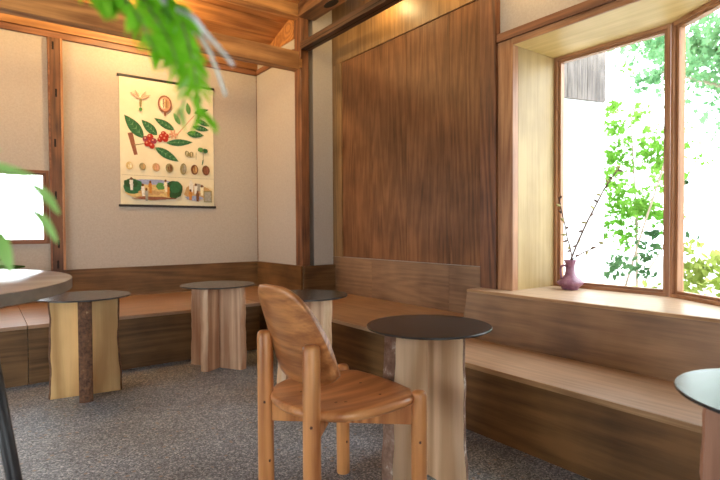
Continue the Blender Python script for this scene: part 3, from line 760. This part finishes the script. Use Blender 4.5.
def frond(path, L, dens=.010, start=.3, stem_r=.0022, m='fern', bare=False, seed=1):
    rr = random.Random(seed); path = [Vector(p) - PP for p in path]
    # dense resample (Catmull-Rom)
    pts = []
    for i in range(len(path)-1):
        p0 = path[max(i-1, 0)]; p1 = path[i]; p2 = path[i+1]; p3 = path[min(i+2, len(path)-1)]
        for k in range(10):
            t_ = k/10
            pts.append(.5*((2*p1) + (p2-p0)*t_ + (2*p0-5*p1+4*p2-p3)*t_**2 + (3*p1-p0-3*p2+p3)*t_**3))
    pts.append(path[-1])
    bm = bmesh.new(); n = len(pts)
    tube(bm, pts, [stem_r*(1-.6*i/n) for i in range(n)], 7, 1)
    if not bare:
        acc = 0
        for i in range(1, n):
            acc += (pts[i]-pts[i-1]).length
            if i/n < start: continue
            while acc > dens:
                acc -= dens
                t_ = (pts[i]-pts[i-1]).normalized()
                for sgn in (1, -1):
                    sd = t_.cross(Vector((rr.uniform(-.5, .5), rr.uniform(-.5, .5), 1))).normalized()
                    d = (sd*sgn + t_*.8 + Vector((rr.uniform(-.3, .3), rr.uniform(-.3, .3), rr.uniform(-.5, .2)))).normalized()
                    ll = L*(1-.55*(i/n))*rr.uniform(.7, 1.1)
                    add_leaflet(bm, pts[i] + t_*rr.uniform(-.004, .004), d, d.cross(Vector((rr.uniform(-.4, .4), 1, rr.uniform(-.4, .4)))).normalized(), ll, ll*.11, 0)
    return finish('frond', bm, [m, 'fern_bare' if bare else 'fern_stem'], pl)
bm = bmesh.new(); lathe(bm, [(0, 0), (.12, 0), (.16, .30), (.172, .30), (.172, .34), (.155, .34), (.15, .31), (0, .31)], 36)
o = finish('pot', bm, 'pot', pl); smooth_by_angle(o)
bm = bmesh.new(); lathe(bm, [(.148, .312), (.1, .32), (0, .325)], 24); finish('soil', bm, 'soil', pl)
FRONDS = [
    (([(-0.620, 0.420, 0.320), (-0.580, 0.440, 0.900), (-0.420, 0.500, 1.360), (0.054, 0.590, 1.303), (0.109, 0.549, 1.284), (0.144, 0.522, 1.256), (0.161, 0.508, 1.220), (0.170, 0.501, 1.176), (0.174, 0.496, 1.129)], 0.05), dict(start=0.55, dens=0.0058, seed=1)),
    (([(-0.620, 0.420, 0.320), (-0.580, 0.440, 0.900), (-0.420, 0.500, 1.360), (0.044, 0.559, 1.277), (0.081, 0.532, 1.266), (0.114, 0.507, 1.245), (0.131, 0.493, 1.217), (0.143, 0.484, 1.190), (0.148, 0.480, 1.168)], 0.05), dict(start=0.5, dens=0.0058, seed=2)),
    (([(-0.620, 0.420, 0.320), (-0.580, 0.440, 0.900), (-0.420, 0.500, 1.360), (0.035, 0.528, 1.252), (0.069, 0.502, 1.244), (0.097, 0.482, 1.226), (0.111, 0.470, 1.205), (0.119, 0.464, 1.183), (0.122, 0.461, 1.175)], 0.048), dict(start=0.5, dens=0.0058, seed=4)),
    (([(-0.620, 0.420, 0.320), (-0.580, 0.440, 0.900), (-0.420, 0.500, 1.360), (0.056, 0.613, 1.300), (0.104, 0.577, 1.284), (0.137, 0.552, 1.262), (0.164, 0.531, 1.223), (0.176, 0.521, 1.187), (0.169, 0.526, 1.157), (0.163, 0.529, 1.134)], 0.036), dict(start=0.6, dens=0.007, m='fern_pale', seed=8)),
    (([(-0.62, 0.42, 0.32), (-0.58, 0.44, 0.9), (-0.42, 0.5, 1.36), (0.067, 0.58, 1.303), (0.121, 0.539, 1.264), (0.148, 0.518, 1.242), (0.169, 0.503, 1.228), (0.18, 0.494, 1.211), (0.191, 0.485, 1.195), (0.201, 0.478, 1.18)], 0.0), dict(bare=True, stem_r=0.0046, seed=5)),
    (([(-0.62, 0.42, 0.32), (-0.58, 0.44, 0.9), (-0.42, 0.5, 1.36), (0.069, 0.603, 1.305), (0.126, 0.56, 1.264), (0.156, 0.537, 1.239), (0.174, 0.524, 1.226), (0.187, 0.514, 1.207), (0.194, 0.508, 1.186), (0.202, 0.501, 1.156)], 0.0), dict(bare=True, stem_r=0.0044, seed=6)),
]
for (path, L_), kw in FRONDS: frond(path, L_, **kw)
low = [(-.62, .42, .32), (-.55, .44, .7), (-.30, .55, 1.02)]
low_frond(low + [(-0.040, 0.606, 1.093), (-0.011, 0.584, 1.084), (0.018, 0.562, 1.073), (0.035, 0.549, 1.06), (0.039, 0.546, 1.042), (0.038, 0.547, 1.035)],
          [((-0.025, 0.592, 1.082), (0.042, 0.542, 1.067), .0045), ((-0.018, 0.587, 1.094), (0.015, 0.563, 1.092), .003), ((0.037, 0.558, 1.063), (0.058, 0.542, 1.035), .0045), ((0.038, 0.557, 1.039), (0.056, 0.542, 1.009), .0045)])
low_frond(low + [(-0.041, 0.605, 1.035), (-0.012, 0.583, 1.026), (0.010, 0.567, 1.017)],
          [((0.008, 0.566, 1.022), (0.021, 0.555, .983), .008), ((-0.012, 0.593, 1.018), (0.013, 0.574, .986), .006), ((-0.021, 0.588, 1.03), (-0.003, 0.574, .99), .007)])

hp = empty('houseplant', (-.30, 4.72, SEAT_Z)); tag(hp, 'dark leaved houseplant on the rear bench under the small window', 'plant')
bm = bmesh.new(); lathe(bm, [(0, 0), (.07, 0), (.095, .17), (.102, .17), (.102, .19), (.09, .19), (.088, .172), (0, .172)], 32)
o = finish('pot', bm, 'pot', hp); smooth_by_angle(o)
PP = Vector((-.30, 4.72, SEAT_Z))
for p0, p1, w_ in (((-.29, 4.72, .56), (.27, 4.76, .742), .035), ((-.30, 4.73, .56), (.13, 4.86, .80), .035), ((-.31, 4.7, .56), (-.5, 4.5, .9), .035), ((-.31, 4.75, .56), (-.45, 4.9, .95), .035), ((-.28, 4.72, .56), (-.15, 4.55, .92), .03)):
    bm = bmesh.new(); blade(bm, p0, p1, w_, 0, Vector((0, 0, 14))); finish('leaf_blade', bm, 'dark_leaf', hp)

# ------------------------------------------------------------------ outside
bx_struct('ground', (-14, 22, -14, 22, -.32, -.14), 'ground', 'pale gravel ground outside the windows', 'ground')
nbz = empty('neighbour_building', (6.47, 3.46, -.14)); tag(nbz, 'white neighbouring house with weathered plank siding above', 'building')
an = math.radians(-14.4); nbz.rotation_euler.z = an
bx_part('wall', (-4.0, 0, 0, 2.5, 0, 2.764), 'ext_white', nbz, .0)
def sid():
    bm = bmesh.new(); x = -4.02; 
    while x < -.02:
        wv = random.uniform(.12, .17); box(bm, x, min(x+wv-.008, .02), -.035, 2.5, 2.765, 6.5); x += wv
    return finish('plank_siding', bm, 'siding', nbz)
sid()

def add_leaf(bm, c, r, rr, star=False):
    nrm = Vector((rr.gauss(0, 1), rr.gauss(0, 1), rr.gauss(0, 1))).normalized()
    a = nrm.orthogonal().normalized(); b = nrm.cross(a); ph = rr.uniform(0, 6.28)
    k = 10 if star else 6
    vs = []
    for q in range(k):
        an_ = ph + 2*PI*q/k
        rad = r*((1.0 if q % 2 == 0 else .42) if star else (1.0 if q % 3 == 0 else .55))
        vs.append(bm.verts.new(c + (a*math.cos(an_) + b*math.sin(an_))*rad))
    bm.faces.new(vs)
def plant(name, base, clusters, leaf, nleaf, lr, seed, label, cat, stems, star=False, group=None):
    """clusters: (dx, dy, z, rx, rz) around the base"""
    rr = random.Random(seed)
    t = empty(name, base); tag(t, label, cat, group)
    bm = bmesh.new(); tot = sum(c[3]*c[3]*c[4] for c in clusters)
    for dx, dy, z, rx, rz in clusters:
        k = int(nleaf*rx*rx*rz/tot)
        sub = [Vector((rr.gauss(0, .5)*rx, rr.gauss(0, .5)*rx, rr.gauss(0, .5)*rz)) for _ in range(max(3, k//16))]
        for _ in range(k):
            s = rr.choice(sub); p = s + Vector((rr.gauss(0, 1), rr.gauss(0, 1), rr.gauss(0, .6)))*rx*.16
            add_leaf(bm, Vector((dx, dy, z)) + p, lr*rr.uniform(.6, 1.25), rr, star)
    finish('foliage', bm, leaf, t)
    for path, r0, r1 in stems:
        bm = bmesh.new(); n = len(path); tube(bm, path, [r0+(r1-r0)*i/(n-1) for i in range(n)], 8)
        finish('trunk', bm, 'trunk', t)
    return t

plant('maple_tree', (14.3, 4.0, -.14), [(0, .3, 5.24, 1.5, 1.5), (-.7, 1.5, 5.54, 1.1, .7), (-.2, -1.0, 4.64, 1.4, 1.6), (-1.0, 1.8, 4.54, .5, .44), (.2, -2.6, 5.04, 1.6, 1.6), (0, -.6, 3.9, 1.1, .7)], 'leaf_maple', 10000, .10, 5, 'maple tree with pale green leaves over the garden', 'tree',
      [([(0, -1.2, 0), (.1, -1.0, 2.0), (0, -.6, 3.6), (-.2, 0, 5.2)], .14, .06), ([(.04, -.8, 3.0), (-.5, .6, 4.4), (-.9, 1.8, 5.0)], .06, .024)], True)
plant('bright_shrub', (7.72, 3.62, -.14), [(-.04, .22, 2.6, .42, .6), (-.1, .2, 1.75, .45, .6), (.12, -.2, 2.2, .45, .5), (-.06, .22, 1.1, .3, .35), (.1, -.1, 1.4, .4, .4)], 'leaf_bright', 1900, .055, 8, 'tall bright green shrub beside the white neighbouring wall', 'shrub',
      [([(0, 0, 0), (.02, .02, 1.2), (.05, .1, 2.3), (.0, .12, 3.1)], .02, .008), ([(-.2, .1, .2), (-.3, -.2, 1.1), (-.4, -.5, 1.9), (-.45, -.75, 2.8)], .018, .01)], True)
plant('sparse_shrub', (6.85, 3.20, -.14), [(.05, .05, .62, .40, .28), (.02, -.25, .9, .3, .3), (0, -.62, 1.28, .12, .36)], 'leaf_dark', 200, .05, 13, 'sparse dark leaved shrub low behind the window mullion', 'shrub',
      [([(0, 0, 0), (.05, -.1, .6), (.02, -.35, 1.0), (0, -.6, 1.35)], .012, .005)])
for k, (x, y, h) in enumerate([(5.45, 1.95, 1.0), (6.35, 1.3, 1.05), (5.3, .75, 1.0)]):
    plant('hedge_shrub', (x, y, -.14), [(0, 0, h-.28, .34, .30), (.05, 0, h-.68, .38, .35), (0, 0, .3, .36, .3)], 'leaf_yellow', 900, .05, 21+k,
          ['rounded yellow green shrub beyond the right pane, next to the mullion', 'middle yellow green shrub beyond the right pane', 'yellow green shrub beyond the right picture edge'][k], 'shrub', [([(0, 0, 0), (.02, 0, .5)], .02, .01)], False, 'clipped shrubs outside the bay window')
gw = empty('garden_wall', (8.3, 2.2, -.14)); tag(gw, 'white garden wall seen above the yellow green shrubs', 'wall', None, 'structure')
bx_part('wall', (-.1, .1, -3.5, .55, 0, 1.75), 'ext_white', gw); bx_part('coping', (-.13, .13, -3.53, .58, 1.751, 1.80), 'ext_white', gw)


# ------------------------------------------------------------------ light
wld = bpy.data.worlds.new('overcast'); S.world = wld; wld.use_nodes = True
nt = wld.node_tree; bg = nt.nodes['Background']
bg.inputs[0].default_value = (.86, .94, 1.0, 1); bg.inputs[1].default_value = 8.0
def lamp(name, loc, power, col=(1, .66, .30), rad=.05):
    l = bpy.data.lights.new(name, 'POINT'); l.energy = power; l.color = col; l.shadow_soft_size = rad
    o = bpy.data.objects.new(name, l); o.location = loc; COL.objects.link(o); return o
WARM = (1, .70, .31)
lamp('aisle_lamp', (1.15, 4.60, 2.88), 44, WARM)
lamp('aisle_lamp', (-.6, 4.60, 2.88), 44, WARM)
lamp('panel_lamp', (2.66, 3.35, 2.93), 9, WARM)
lamp('panel_lamp', (2.66, 2.6, 2.93), 9, WARM)
lamp('bay_lamp', (2.60, 1.85, 2.80), 14, WARM)
def spot(name, loc, to, power, ang, col=WARM):
    l = bpy.data.lights.new(name, 'SPOT'); l.energy = power; l.color = col; l.shadow_soft_size = .3; l.spot_size = math.radians(ang); l.spot_blend = .7
    o = bpy.data.objects.new(name, l); o.location = loc; o.rotation_euler = (Vector(to)-Vector(loc)).to_track_quat('-Z', 'Y').to_euler(); COL.objects.link(o)
spot('beam_fill_spot', (.2, 2.3, 3.0), (.7, 4.3, 2.75), 80, 80)  # unseen fill spots, added to warm the front of the lower beam
spot('beam_fill_spot', (1.4, 2.5, 3.0), (1.9, 4.3, 2.8), 60, 80)

# ------------------------------------------------------------------ camera
cam = bpy.data.cameras.new('camera'); co = bpy.data.objects.new('camera', cam); COL.objects.link(co)
cam.sensor_width = 36; cam.lens = 512.59/720*36; cam.clip_start = .02
yaw, pit, rol = math.radians(36.45087), math.radians(-1.237536), math.radians(-.305824)
F = Vector((math.sin(yaw)*math.cos(pit), math.cos(yaw)*math.cos(pit), math.sin(pit)))
Rr = F.cross(Vector((0, 0, 1))).normalized(); Uu = Rr.cross(F)
R2 = Rr*math.cos(rol) + Uu*math.sin(rol); U2 = -Rr*math.sin(rol) + Uu*math.cos(rol)
m = Matrix((R2, U2, -F)).transposed().to_4x4(); m.translation = (0, 0, 1.02)
co.matrix_world = m
cam.dof.use_dof = True; cam.dof.focus_distance = 2.8; cam.dof.aperture_fstop = 3.4
S.camera = co
S.view_settings.view_transform = 'Standard'; S.view_settings.look = 'None'; S.view_settings.gamma = 1
S.view_settings.use_curve_mapping = False
S.view_settings.exposure = 0.0
S.cycles.use_denoising = True
